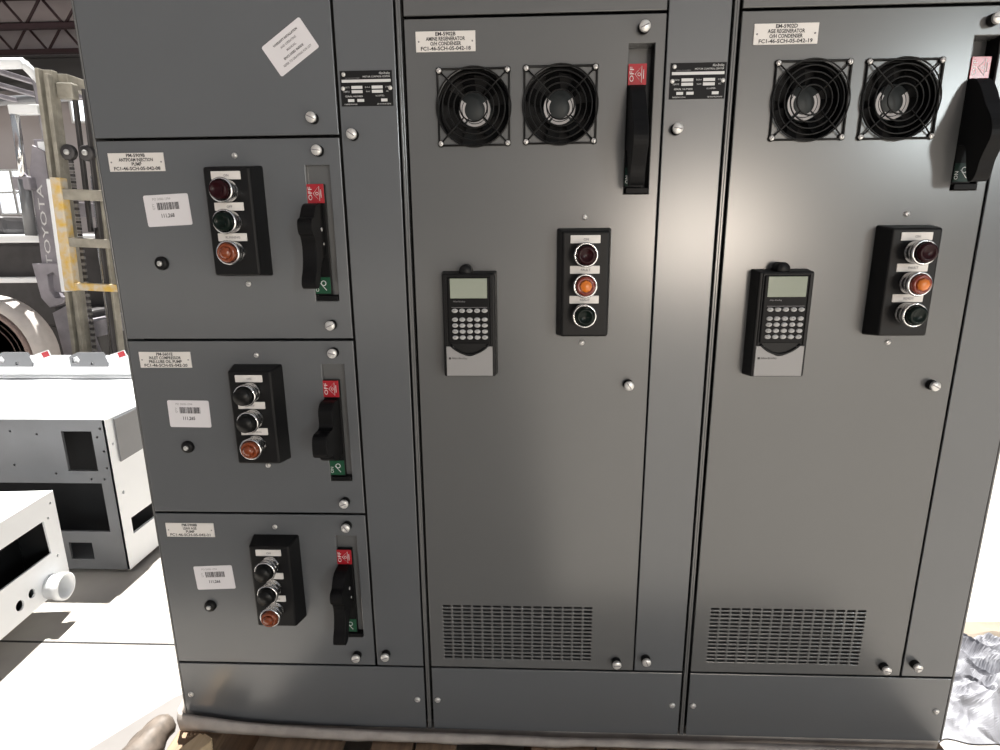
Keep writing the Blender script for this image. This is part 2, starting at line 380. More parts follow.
def keypad(parent, x0, zt, tilt=0.):
    """drive operator panel: black bezel, inset module, screen, 25 keys, silver cover"""
    W, H, d = .092, .177, .030
    m = MB()
    t = bmesh.new(); e = .003
    A = [t.verts.new(p) for p in ((0, 0, -H), (W, 0, -H), (W, 0, 0), (0, 0, 0))]
    B = [t.verts.new(p) for p in ((e, -d, -H + e), (W - e, -d, -H + e), (W - e, -d, -e), (e, -d, -e))]
    t.faces.new(B); t.faces.new(A[::-1])
    for k in range(4): t.faces.new([A[k], A[(k + 1) % 4], B[(k + 1) % 4], B[k]])
    bmesh.ops.recalc_face_normals(t, faces=t.faces[:])
    bmesh.ops.bevel(t, geom=[q for q in t.edges if min(v.co.y for v in q.verts) < -.01], offset=.0028, segments=3, profile=.5, affect='EDGES')
    m.merge(t, BLACK)
    # thumb tab above the bezel
    m.lathe([(0, 0), (.0105, 0), (.0105, .022), (.0095, .024), (0, .024)], BLACK, (W * .45, -.003, .001), n=24)
    # frame ridge around the module and curved lip below it
    for (xa, xb) in ((.0085, .0105), (.0815, .0835)): m.box(xa, xb, -d - .0022, -d + .001, -.121, -.006, BLACK, .0006)
    m.box(.0085, .0835, -d - .0022, -d + .001, -.0075, -.0055, BLACK, .0006)
    lip = [(.014 + .064 * k / 16, -d - .001, -.1195 - .0165 * math.sin(PI * k / 16) ** .8) for k in range(17)]
    m.tube(lip, .0022, BLACK, n=8)
    kp = m.build('keypad', parent, (x0, 0, zt))
    mo = MB(); mo.box(.0115, .0805, -d - .0030, -d + .001, -.1175, -.0085, BLACKM, .0018)
    mo.text('Allen-Bradley', .031, -.0475, .0036, INKG, y=-d - .0033)
    mo.box(.018, .077, -d - .0033, -d - .0028, -.0575, -.0569, INKG)
    mo.build('keypad_module', kp)
    s = MB(); s.box(-.0302, .0303, -.0022, .0010, -.0163, .0162, LCD, .0006)
    s.build('screen', kp, (.0467, -d - .0020, -.0262), (math.radians(.8) * (tilt > 0), 0, -math.radians(tilt)), label='pale green display screen')
    cols = (.0235, .0355, .0478, .0602, .0725); rows = (-.0625, -.0770, -.0868, -.0968, -.1068)
    for j, z in enumerate(rows):
        for i, x in enumerate(cols):
            k = MB(); k.lathe([(.0, .0), (.0050, .0), (.0050, .0016), (.0042, .0025), (0, .0027)], KEYG, n=18, M=Matrix.Diagonal((1, 1, .70, 1)))
            ch = ('ESC', 'SEL', 'UP', 'DN', 'ENT')[i] if j == 0 else (('JOG', '7', '8', '9', 'I'), ('REV', '4', '5', '6', 'O'), ('RUN', '1', '2', '3', '+'), ('FN', '-', '0', '.', 'CR'))[j - 1][i]
            k.text(ch, 0, 0, .0028, INK, y=-.0029)
            k.build('key', kp, (x, -d - .0028, z))
    c = MB()
    arc = [(.0195 + .053 * k / 16, -.1225 - .0165 * math.sin(PI * k / 16)) for k in range(17)]
    c.plate([(.0075, -.1725), (.0845, -.1725), (.0845, -.1225)] + [(x, z) for x, z in arc[::-1]] + [(.0075, -.1225)], [], -d - .0022, -d + .0005, SILVER, .0004)
    c.text('Allen-Bradley', .0165, -.1425, .0048, INK, y=-d - .0025, align='LEFT', fit=.0255)
    c.box(.0115, .0148, -d - .0026, -d - .0020, -.1443, -.1408, INK, .0005)
    c.build('cover', kp, label='silver grey lower cover')
    return kp

# ------------------------------------------------------------------ cabinets
U = .3297; Z1 = 3 * U; Z0 = 1.1560; ZT = 2.13; W_ = .508; DEP = .50
def shell(cab, xl):
    """steel housing: sides, top, back and narrow front flanges; dark inside"""
    m = MB(); o = -ZB
    m.box(0, .0035, 0, DEP, ZB + o, ZT + o, PAINT, .0008); m.box(W_ - .0035, W_, 0, DEP, ZB + o, ZT + o, PAINT, .0008)
    m.box(.0035, W_ - .0035, DEP - .003, DEP, ZB + o, ZT + o, PAINT); m.box(.0035, W_ - .0035, 0, DEP - .003, ZT + o - .003, ZT + o, PAINT)
    m.box(.0035, W_ - .0035, .02, DEP - .003, ZB + o, ZB + o + .003, PAINT)
    m.build('housing', cab)
    b = MB(); b.box(.0036, W_ - .0036, .046, .049, ZB + o + .004, ZT + o - .004, INNER); b.build('gap_shade_sheet', cab)  # near-black sheet stands for the shade behind the door gaps
def cab(name, k, label): return thing(name, label, 'control cabinet', (k * W_, 0, ZB), group='grey motor control cabinets')
def base_plate(c, x0, x1):
    d = panel('base_plate', c, x0, x1, .0005 , -ZB - .002, PAINTB)
    for x in (.0185, .4855): screw(d, x, .0705, .0058)
    return d
G = .0022
# --- left cabinet
c1 = cab('control_cabinet', 0, 'left grey cabinet with three stacked pump doors and barcode stickers')
shell(c1, 0); o = -ZB
base_plate(c1, .004, .5005)
wd = panel('wireway_door', c1, .4064 + G, .5005, o + G, o + ZT - .006, PAINTB)
latch(wd, .428, o + .990); latch(wd, .428, o + .030); data_plate(wd, .4535, o + 1.0580)
td = panel('upper_door', c1, .004, .4064 - G, o + Z1 + G, o + ZT - .006, PAINTB)
latch(td, .3655, o + 1.0155)
m = MB(); w, h = .0758, .0508
m.plate(rrect(-w / 2, w / 2, -h / 2, h / 2, .003), [], -.0006, .0001, STICK, .0001)
for i, (t, f, im, ox) in enumerate((('WARRANTY INSTALLATION', .62, INK, 0), ('AND OPERATING', .40, INKG, 0), ('MANUAL', .24, INKG, 0), ('ENCLOSED INSIDE', .50, INK, -.02), ('REFER TO DRAWING FOR LIST', .72, INKG, 0))):
    m.text(t, ox * w + .002, .0150 - i * .0078, .0046, im, y=-.0008, fit=w * f, bold=.00015)
m.build('sticker', td, (.3377, 0, o + 1.1188), (0, -math.radians(33.5), 0))
unit_text = [
    ([('PM-5909B', .34), ('ANTIFOAM INJECTION', .62), ('PUMP', .18), ('FC1-46-SCH-05-042-08', .84)], '111,268', (.1087, .2185, 2.5), (REDLENS, GRNLENS, AMBERD), 'A'),
    ([('PM-5601E', .32), ('INLET COMPRESSOR', .62), ('PRE-LUBE OIL PUMP', .64), ('FC1-46-SCH-05-042-20', .84)], '111,265', (.0970, .1946, -.6), (BLKBTN, BLKBTN, AMBERD), 'B'),
    ([('PM-5908B', .32), ('LEAN AGE', .28), ('PUMP', .18), ('FC1-46-SCH-05-042-21', .84)], '111,266', (.1019, .1933, 3.0), (BLKBTN, BLKBTN, AMBERD), 'A')]
for i, (lines, num, (sx, sz, sr), lens, kind) in enumerate(unit_text):
    z = o + (2 - i) * U
    d = panel('door', c1, .004, .4064 - G, G, U - G, PAINTB, [rect(.3455, .3850, .067, .286)], loc=(0, 0, z))
    nameplate(d, .0677, .2945, lines); barcode(d, sx, sz, math.radians(sr), num)
    latch(d, .3700, .3075); latch(d, .3700, .0262)
    k = MB(); k.lathe([(0, -.002), (.0115, -.002), (.0115, .003), (.0105, .0060), (.0088, .0072), (0, .0072)], BLACK, n=28)
    k.lathe([(0, .0070), (.0044, .0070), (.0044, .0096), (.0038, .0104), (0, .0104)], ZINCW, n=18)
    k.build('reset_button', d, (.0866, 0, .1320), label='round black reset button with pale tip')
    screw(d, .2315, .3025); screw(d, .2315, .0965)
    button_station(c1, .2315, z + .2000, lens, ('ON', 'OFF', 'RUNNING'), .0010)
    disconnect(c1, .3455, z + .067, kind)

# --- the two drive cabinets
def slots(x0, z0):
    out = []
    for i in range(15):
        for j in range(15):
            x = x0 + i * .01935; z = z0 + j * .00815
            out.append(rrect(x, x + .0155, z, z + .0040, .0012, 1))
    return out
def drive_cabinet(k, label, lines, fans, vent, kx, gap):
    c = cab('control_cabinet', k, label); shell(c, 0)
    base_plate(c, .0085, .5005 if k == 1 else .5035)
    xr = .5005 if k == 1 else .5035
    wd = panel('wireway_door', c, .4064 + gap, xr, o + G, o + ZT - .006, PAINTB)
    latch(wd, .428, o + .9905); latch(wd, .4278, o + .0305)
    if k == 1: data_plate(wd, .4565, o + 1.0595, .084)
    panel('upper_door', c, .0085, .4064 - gap, o + Z0 + G, o + ZT - .006, PAINT)
    holes = [rect(.3505, .3900, .8950, 1.1140)] + [circ(x, z, .0570, 48) for x, z in fans] + slots(*vent)
    d = panel('door', c, .0085, .4064 - gap, G, Z0 - G, PAINT, holes, loc=(0, 0, o))
    nameplate(d, .0715 + (.003 if k == 2 else 0), 1.1218, lines, .0915 if k == 1 else .0945)
    latch(d, .371, 1.1335); latch(d, .371, .5805); latch(d, .3712, .0235)
    screw(d, .2900, .8598); screw(d, .2900, .6535)
    for x, z in fans: cooling_fan(c, x, o + z)
    button_station(c, .2895, o + .7565, (REDLENS, AMBER, GRNLENS), ('ON', 'FAULT', 'READY'))
    keypad(c, kx, o + .7755, 0.)
    disconnect(c, .3505, o + .8950, 'C', D=.030)
    return c
drive_cabinet(1, 'middle grey cabinet with twin fans and keypad, nameplate AMINE REGENERATOR',
    [('EM-5902B', .34), ('AMINE REGENERATOR', .66), ('O/H CONDENSER', .52), ('FC1-46-SCH-05-042-18', .84)],
    [(.1130, 1.0275), (.2478, 1.0286)], (.0355, .0225), .0548, .0014)
drive_cabinet(2, 'right grey cabinet with twin fans and keypad, nameplate AGE REGENERATOR',
    [('EM-5902D', .34), ('AGE REGENERATOR', .58), ('O/H CONDENSER', .52), ('FC1-46-SCH-05-042-19', .84)],
    [(.1200, 1.0285), (.2545, 1.0280)], (.0375, .0255), .0548, .0020)
# ------------------------------------------------------------------ setting
CONC = mat('concrete', (.38, .355, .325), .75, noise_amt=.12, noise_scale=6)
DECK = mat('roof_deck', (.30, .265, .275), .8, noise_amt=.1, noise_scale=1)
STEELD = mat('red_oxide_steel', (.022, .012, .014), .7, spec=.2)
GIRD = mat('dark_girder', (.035, .034, .036), .6)
WALLP = mat('wall_paint', (.42, .39, .40), .8, noise_amt=.1, noise_scale=1)
GLASS = mat('daylit_pane', (.8, .85, .9), .2, emit=((.9, .95, 1.), 2.2))
WOOD = wood_mat('pallet_wood', (.16, .105, .065), (.30, .20, .125))
WOODL = wood_mat('fresh_wood', (.55, .40, .24), (.70, .54, .35))
FOAM_SHADED = mat('shaded_foam', (.15, .122, .10), .6, noise_amt=.45, noise_scale=45, bump=.5, bump_scale=40)  # streaky foam, colour darkened to stand for shade on the roll
FOAM = mat('foam_wrap', (.40, .36, .33), .55, noise_amt=.25, noise_scale=25, bump=.5, bump_scale=40, bump_d=.002)
SHEETW = mat('white_enamel', (.78, .80, .82), .4, noise_amt=.06, noise_scale=4)
SHEETG = mat('galvanised_steel', (.17, .175, .185), .38, metal=.2, noise_amt=.15, noise_scale=5)
m = MB(); m.box(-16, 16, -16, 24, ZF - .1, ZF, CONC); struct(m.build('floor'))
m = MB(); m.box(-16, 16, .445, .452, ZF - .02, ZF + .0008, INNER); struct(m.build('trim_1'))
m = MB(); m.box(-16, .5, -6.0, .75, 4.5, 4.62, DECK); struct(m.build('ceiling'))  # unseen canopy added to shade the floor in front of the cabinets
m = MB(); m.box(-16, 6, 8.7, 13.6, 4.55, 4.65, DECK); struct(m.build('ceiling'))
m = MB(); m.box(-16, 6, 13.5, 13.7, ZF, 4.55, WALLP); struct(m.build('wall_back'))
m = MB(); m.box(-16, 6, 11.35, 11.6, 3.80, 4.28, GIRD); m.box(-16, 6, 11.25, 11.7, 3.78, 3.82, GIRD); m.box(-16, 6, 11.25, 11.7, 4.26, 4.30, GIRD); struct(m.build('trim_2'))
for k, (x0, x1) in enumerate(((-12.08, -11.72), (-11.64, -11.30))):
    f = MB(); f.plate(rect(x0 - .05, x1 + .05, 1.38, 2.45), [rect(x0, x1, 1.43, 1.88), rect(x0, x1, 1.94, 2.40)], 13.44, 13.52, SHEETW, .004)
    f.box(x0, x1, 13.485, 13.495, 1.43, 2.40, GLASS); struct(f.build('window_%d' % (k + 1)))
f = MB(); f.plate(rect(-9.95, -8.95, 3.45, 4.45), [rect(-9.90, -9.0, 3.50, 4.40)], 13.44, 13.52, SHEETW, .004); f.box(-9.90, -9.0, 13.485, 13.495, 3.50, 4.40, GLASS); struct(f.build('window_3'))
def truss(y, label):
    t = thing('roof_truss', label, 'roof truss', (-7, y, 4.02), group='steel roof trusses over the rear bay')
    for nm, z in (('top_chord', .47), ('bottom_chord', .05)):
        c = MB(); c.box(-9, 9, -.05, -.006, z - .035, z + .035, STEELD); c.box(-9, 9, .006, .05, z - .035, z + .035, STEELD); c.build(nm, t)
    x = -4.0; k = 0
    while x < 3.0:
        w_ = MB(); a, b_ = ((x, .06), (x + .32, .46)) if k % 2 == 0 else ((x, .46), (x + .32, .06))
        w_.tube([(a[0], 0, a[1]), (b_[0], 0, b_[1])], .022, STEELD, n=6); w_.build('web_bar', t); x += .32; k += 1
truss(9.0, 'nearer dark steel roof truss with zigzag bars under the ceiling')
truss(10.25, 'second dark steel roof truss behind the nearer one')

# ------------------------------------------------------------------ long enclosure lying behind on the left
e = thing('steel_enclosure', 'long white steel enclosure lying on casters, open front and lifting plates on top', 'enclosure', (-.68, .80, ZF))
o = -ZF
fm = MB()      # front frame, coordinates relative to the right front edge
L_ = -2.9
fm.plate([(L_, .020), (0, .020), (0, .570), (L_, .570)], [rect(-.155, -.052, .39, .53), rect(-1.7, -1.1, .38, .50)] + [circ(x, z, .004, 8) for x, z in ((-.02, .54), (-.035, .51), (-.02, .46), (-.02, .40), (-.035, .36), (-.08, .36), (-.24, .52), (-.33, .53), (-.34, .41), (-.20, .38))] + [rect(L_ + .1, -.048, .165, .345)] + [rect(-.205, -.122, .058, .122)],
         0, .010, SHEETG, .001)
fm.build('front_frame', e, (0, 0, 0), label='grey front frame with square cut-outs')
bx = MB()
bx.box(L_, 0, .0102, .60, .558, .570, SHEETW, .002)                     # top sheet
bx.box(L_, -.002, .585, .60, .03, .558, SHEETG)                      # back
bx.box(L_, -.002, .012, .585, .030, .038, SHEETG)                    # bottom
bx.box(L_, L_ + .01, .012, .585, .038, .558, SHEETG)
bx.box(L_, -.012, .20, .208, .06, .552, INNER)                         # near-black sheet standing for the shade inside
bx.build('body', e)
ep = MB(); T = Matrix.Rotation(PI / 2, 4, 'Z')
ep.plate(rect(.0, .60, .020, .570), [rect(.045, .20, .135, .195), rect(.30, .50, .20, .40), rect(.05, .19, .42, .55)] + [circ(.02, .48, .005, 8), circ(.03, .30, .006, 8)], -.001, .010, SHEETW, .001, M=T)
ep.build('end_panel', e, label='white end panel with rectangular cut-outs')
fl = MB(); fl.plate([(.035, .41), (.20, .415), (.20, .566), (.035, .562)], [], -.008, -.004, SHEETG, .0008, M=T); fl.build('cover_flap', e, label='pale grey flap on the end')
lp = MB(); lp.box(L_, 0, .575, .600, .570, .665, SHEETW, .002); lp.box(L_, 0, .562, .574, .572, .580, SHEETW, .001); lp.build('rear_lip', e)
for k in range(4):
    c = MB(); cx, cy = ((-.11, .10), (-.11, .5), (-2.7, .1), (-2.7, .5))[k]
    c.lathe([(.0, -.014), (.026, -.014), (.028, -.008), (.028, .008), (.026, .014), (0, .014)], GIRD, (cx, cy, .0285), axis='X', n=20)
    c.box(cx - .017, cx + .017, cy - .012, cy + .022, .026, .031, ZINC); c.box(cx - .019, cx - .015, cy - .012, cy + .022, .01, .033, ZINC); c.box(cx + .015, cx + .019, cy - .012, cy + .022, .01, .033, ZINC)
    c.build('caster', e, (0, 0, 0))
for k, x in enumerate((-.78, -.45, -1.5)):
    b = MB()
    b.plate([(x - .09, 0), (x + .07, 0), (x + .075, .03), (x + .06, .062), (x - .05, .062), (x - .09, .045)], [[(x - .080, .018), (x - .055, .012), (x - .045, .030), (x - .055, .046), (x - .080, .038)], circ(x + .005, .014, .006, 10)], .564, .572, SHEETG, .0008)
    br = b.build('lifting_plate', e, (0, 0, .622), label='grey lifting plate with slotted hole')
    g = MB(); R = Matrix.Translation((x + .115, .566, .045)) @ Matrix.Rotation(-.32, 4, 'Y')
    g.plate(rect(-.045, .045, -.014, .014), [rect(-.035, .005, -.007, .007)], -.002, .002, SHEETW, .0005, M=R)
    g.box(.012, .042, -.004, -.0018, -.011, .011, RED, M=R); g.build('tag', br, label='white tag with a red end')

# ------------------------------------------------------------------ nearer white box, turned slightly
nb = thing('white_metal_box', 'smaller white metal box with open side and pipe stub, in front of the long enclosure', 'metal box', (-.745, .62, ZF), (0, 0, math.radians(4.73)))
# local: face at x=0, runs toward -Y, z from floor
T2 = Matrix.Rotation(-PI / 2, 4, 'Z')       # plate x -> -y, plate front (-Y) -> -X ; flipped below
T2 = Matrix(((0, -1, 0, 0), (-1, 0, 0, 0), (0, 0, 1, 0), (0, 0, 0, 1)))   # plate (x,y,z) -> (-y,-x,z)
f_ = MB()
f_.plate(rect(0, .62, .095, .403), [[(.055, .222), (.46, .225), (.46, .330), (.060, .330)], circ(.155, .150, .013, 20), circ(.203, .143, .015, 20)] + [circ(.04, .33, .004, 8), circ(.033, .20, .004, 8), circ(.02, .37, .004, 8)], -.003, .003, SHEETW, .001, M=T2)
f_.build('side_panel', nb)
b_ = MB(); b_.box(-.60, .0, -.62, 0, .397, .403, SHEETW, .002); b_.box(-.60, -.004, -.006, 0, .095, .397, SHEETW); b_.box(-.60, -.004, -.62, -.006, .095, .10, SHEETW)
b_.box(-.60, -.595, -.62, 0, .10, .397, SHEETW); b_.box(-.60, -.004, -.62, -.615, .10, .397, SHEETW); b_.box(-.13, -.125, -.614, -.009, .102, .396, INNER); b_.box(-.125, -.005, -.0085, -.0065, .102, .396, INNER); b_.box(-.125, -.005, -.614, -.009, .1005, .102, INNER); b_.box(-.125, -.005, -.614, -.009, .3945, .3965, INNER); b_.build('body', nb)  # near-black liners put the shade inside the box into the colour
p_ = MB(); p_.lathe([(.031, -.03), (.036, -.03), (.036, .028), (.0405, .028), (.0405, .050), (.0355, .050), (.031, .040), (.031, -.03)], SHEETW, (.0, -.085, .126), axis='X', n=32); p_.build('pipe_stub', nb, label='white pipe stub with flared end')
cb = MB()
for k in range(5):
    cb.tube([(-.11, -.12 - .05 * k, .13 + .01 * k), (-.08, -.20 - .04 * k, .225 + .006 * k), (-.03, -.30 - .05 * k, .23), (-.06, -.50, .21 + .01 * k)], .004, (mat('magenta_wire', (.45, .05, .22), .4) if k == 0 else mat('white_wire', (.7, .6, .65), .4) if k == 1 else cb.mats[k % 2]), n=6)
cb.build('wiring', nb, label='pink and white wires')
for k in range(4):
    l_ = MB(); xx, yy = ((-.16, -.08), (-.16, -.56), (-.55, -.08), (-.55, -.56))[k]; l_.box(xx - .02, xx + .02, yy - .02, yy + .02, 0, .095, SHEETW, .002); l_.build('foot', nb)

# ------------------------------------------------------------------ forklift, facing right
OLIVE = mat('mast_rail_paint', (.34, .32, .27), .45, noise_amt=.35, noise_scale=12)
FKG = mat('forklift_grey', (.27, .255, .285), .5, noise_amt=.3, noise_scale=8)
FKD = mat('forklift_dark', (.045, .042, .044), .5, noise_amt=.4, noise_scale=8)
YEL = mat('worn_yellow_paint', (.62, .40, .08), .5, noise_scale=18, col2=(.55, .50, .42))
CHN = mat('chain_steel', (.16, .155, .15), .5)
TYRE = mat('sunlit_tyre', (.50, .46, .44), .9, spec=.1, noise_amt=.15, noise_scale=12)  # pale colour carries the sunlight on the outer band of the tyre
RIM = mat('rusty_rim', (.24, .17, .15), .5, noise_amt=.3, noise_scale=20)
fk = thing('forklift', 'large worn forklift with tall mast behind the white enclosure', 'forklift', (-2.9, 3.4, ZF))
o = -ZF; ox = 2.9; Y0 = -.30; WX = 2.9 - 2.86
def B_(mb, x0, x1, y0, y1, z0, z1, m_, bev=.004, M=None): return mb.box(x0 + ox, x1 + ox, y0, y1, z0 + o, z1 + o, m_, bev, M=M)
for yy in (-.65, .75):
    w_ = MB()
    w_.lathe([(.20, .07), (.225, .085), (.25, .07), (.262, .085), (.285, .07), (.297, .090), (.338, .084)], RIM, (WX, yy, .392), axis='-Y', n=48)
    w_.lathe([(.338, .084), (.368, .082), (.388, .06), (.392, .04), (.392, -.08), (.37, -.10), (.20, -.10)], TYRE, (WX, yy, .392), axis='-Y', n=48)
    wh = w_.build('wheel', fk)
    r_ = MB(); r_.lathe([(0, .05), (.05, .05), (.07, .03), (.10, .025), (.11, .0), (.17, .0), (.195, .03), (.205, .072), (.205, .03)], RIM, (WX, yy, .392), axis='-Y', n=40)
    for k in range(8): r_.lathe([(.012, -.005), (.012, .015), (0, .015)], ZINCW, (WX + .14 * math.cos(k * PI / 4), yy, .392 + .14 * math.sin(k * PI / 4)), n=8)
    r_.build('rim', wh)
ox += .045
TILT = dict(loc=(-1.38 * .05, 0, 0), rot=(0, .05, 0))
for yy in (Y0, .62):
    r_ = MB(); B_(r_, -2.568, -2.482, yy, yy + .05, -.24, 1.93, OLIVE); B_(r_, -2.568, -2.542, yy - .04, yy, -.24, 1.93, OLIVE); B_(r_, -2.508, -2.482, yy - .04, yy, -.24, 1.90, OLIVE); r_.build('mast_rail', fk, **TILT)
    r_ = MB(); B_(r_, -2.31, -2.255, yy + .02, yy + .08, -.22, 1.82, OLIVE); B_(r_, -2.285, -2.27, yy - .02, yy + .02, -.22, 1.82, FKD); r_.build('inner_mast_rail', fk, **TILT)
    r_ = MB(); B_(r_, -2.478, -2.365, yy + .01, yy + .07, 1.76, 1.86, OLIVE, .01); B_(r_, -2.40, -2.375, yy + .04, yy + .07, .9, 1.76, FKD); r_.build('mast_head', fk, **TILT)
for (xa, xb, za, zb_, m_) in ((-2.52, -2.42, 1.84, 1.92, OLIVE), (-2.52, -2.42, .15, .27, FKG), (-2.56, -2.5, 1.0, 1.1, FKG)):
    r_ = MB(); B_(r_, xa, xb, Y0 + .05, .62, za, zb_, m_); r_.build('mast_crossbeam', fk, **TILT)
r_ = MB(); B_(r_, -2.25, -2.10, Y0 + .1, Y0 + .14, .45, 1.80, FKD); B_(r_, -2.22, -2.03, Y0 + .14, Y0 + .18, 1.0, 1.72, FKD, .004); r_.build('mast_guard', fk, **TILT)
for k, x in enumerate((-2.425, -2.30)):
    c = MB()
    for j in range(70):
        z = -.10 + j * .022; B_(c, x - .013, x + .013, Y0 - .012 + .03 * k, Y0 + .006 + .03 * k, z, z + .019, CHN if j % 2 else FKD, .003)
    c.build('lift_chain', fk, **TILT)
    c = MB(); c.lathe([(.0, -.02), (.045, -.02), (.052, -.012), (.04, 0), (.052, .012), (.045, .02), (0, .02)], FKD, (x + ox, Y0 - .01, 1.42 + o), n=24); c.lathe([(.018, .02), (.018, .03), (0, .03)], ZINCW, (x + ox, Y0 - .01, 1.42 + o), n=12); c.build('chain_pulley', fk, **TILT)
c = MB(); c.lathe([(.030, 0), (.030, 1.2), (.022, 1.2), (.022, 1.55), (0, 1.55)], CHROME, (-2.352 + ox, Y0 + .10, .05), axis='Z', n=20); c.lathe([(.036, 1.1), (.036, 1.2)], FKD, (-2.352 + ox, Y0 + .10, .05), axis='Z', n=20); c.build('lift_cylinder', fk, **TILT)
ox -= .045
s_ = MB(); s_.plate([(-2.69 + ox, .50 + o), (-2.56 + ox, .46 + o), (-2.56 + ox, 1.42 + o), (-2.64 + ox, 1.46 + o), (-2.68 + ox, 1.30 + o)], [], Y0 + .0, Y0 + .02, FKG, .003)
s_.text('TOYOTA', -2.625 + ox, .93 + o, .062, WHITEINK, y=Y0 - .003, rot=PI / 2, fit=.55)
s_.build('mast_side_plate', fk, **TILT, label='grey side plate with white upright lettering')
y_ = MB(); B_(y_, -2.455, -2.385, Y0 - .12, Y0 - .05, .50, 1.25, YEL, .006); B_(y_, -2.48, -2.45, Y0 - .12, Y0 - .04, .49, 1.24, SHEETW, .006); y_.build('carriage_post', fk, **TILT, label='worn yellow and white carriage post')
for z0, z1, m_ in ((1.11, 1.18, OLIVE), (.80, .86, OLIVE), (.505, .555, YEL)):
    y_ = MB(); B_(y_, -2.40, -1.50, Y0 - .11, Y0 - .06, z0, z1, m_, .005); y_.build('carriage_bar', fk, **TILT)
for yy in (Y0 + .15, .35):
    g = MB(); B_(g, -2.10, -.95, yy, yy + .1, -.27, -.235, FKD, .006); B_(g, -2.14, -2.09, yy, yy + .1, -.27, .45, FKD, .006); g.build('fork', fk)
g = MB(); g.tube([(-3.9 + ox, Y0 + .03, 1.90 + o), (-3.2 + ox, Y0 + .03, 1.955 + o), (-2.60 + ox, Y0 + .03, 1.955 + o)], .035, SHEETW, n=8); g.tube([(-3.9 + ox, .6, 1.90 + o), (-2.60 + ox, .6, 1.955 + o)], .035, SHEETG, n=8)
for x in (-3.7, -3.4, -3.1, -2.8): B_(g, x - .02, x + .02, Y0, .63, 1.90, 1.93, FKG)
g.tube([(-2.60 + ox, Y0 + .03, 1.955 + o), (-2.56 + ox, Y0 + .10, 1.86 + o)], .03, SHEETW, n=8); g.plate([(-2.60 + ox, 1.90 + o), (-2.43 + ox, 1.89 + o), (-2.50 + ox, 1.30 + o), (-2.60 + ox, 1.45 + o)], [], Y0 + .08, Y0 + .10, FKG, .003); g.box(-2.635 + ox, -2.575 + ox, Y0 + .068, Y0 + .078, 1.395 + o, 1.475 + o, SHEETW, .002); g.plate([(-2.70 + ox, 1.5 + o), (-2.56 + ox, 1.5 + o), (-2.62 + ox, .86 + o), (-2.72 + ox, .86 + o)], [], Y0 + .12, Y0 + .14, FKG, .003); g.tube([(-3.95 + ox, Y0 + .03, 1.9 + o), (-4.1 + ox, Y0 + .03, .85 + o)], .035, FKG, n=8); g.build('overhead_guard', fk)
g = MB(); B_(g, -2.70, -2.50, Y0 - .05, Y0 + .01, 1.63, 1.69, SHEETW, .006); B_(g, -2.62, -2.57, Y0 + .10, Y0 + .12, 1.30, 1.90, SHEETG); g.build('crossbar', fk)
g = MB(); g.tube([(-2.675 + ox, Y0 - .03, 1.63 + o), (-2.70 + ox, Y0 - .03, 1.15 + o)], .026, CHROME, n=14); g.tube([(-2.70 + ox, Y0 - .03, 1.22 + o), (-2.72 + ox, Y0 - .03, .85 + o)], .036, SHEETG, n=14); B_(g, -2.76, -2.64, Y0 - .06, Y0 + .02, 1.15, 1.24, FKG, .012); g.build('tilt_cylinder', fk)
g = MB(); B_(g, -4.7, -2.74, Y0 + .12, .70, .18, .80, FKD, .03); B_(g, -4.5, -2.68, Y0 + .04, .74, .80, .86, SHEETW, .015); B_(g, -4.8, -4.1, Y0 + .1, .72, .0, 1.0, FKG, .06); B_(g, -3.9, -2.72, Y0 + .02, Y0 + .10, .52, .56, SHEETW, .01); B_(g, -3.7, -2.55, Y0 + .2, .6, -.1, .3, FKD, .02); g.build('chassis', fk)
g = MB(); g.plate([(-2.74 + ox, .66 + o), (-2.56 + ox, .66 + o), (-2.49 + ox, .52 + o), (-2.53 + ox, .515 + o), (-2.60 + ox, .60 + o), (-2.645 + ox, .58 + o), (-2.65 + ox, .47 + o), (-2.62 + ox, .42 + o), (-2.55 + ox, .415 + o), (-2.56 + ox, .38 + o), (-2.67 + ox, .35 + o), (-2.72 + ox, .42 + o)], [], Y0 - .05, Y0 + .05, FKG, .006); g.build('step_bracket', fk)
g = MB(); g.plate([(-2.74 + ox, .30 + o), (-2.52 + ox, .40 + o), (-2.40 + ox, -.18 + o), (-2.70 + ox, -.18 + o)], [], Y0 + .05, Y0 + .08, FKG, .004); g.build('mud_guard', fk)
g = MB(); B_(g, -3.75, -3.25, .05, .5, .86, 1.0, FKD, .04); B_(g, -3.85, -3.72, .05, .5, .95, 1.45, FKD, .05); g.build('seat', fk)

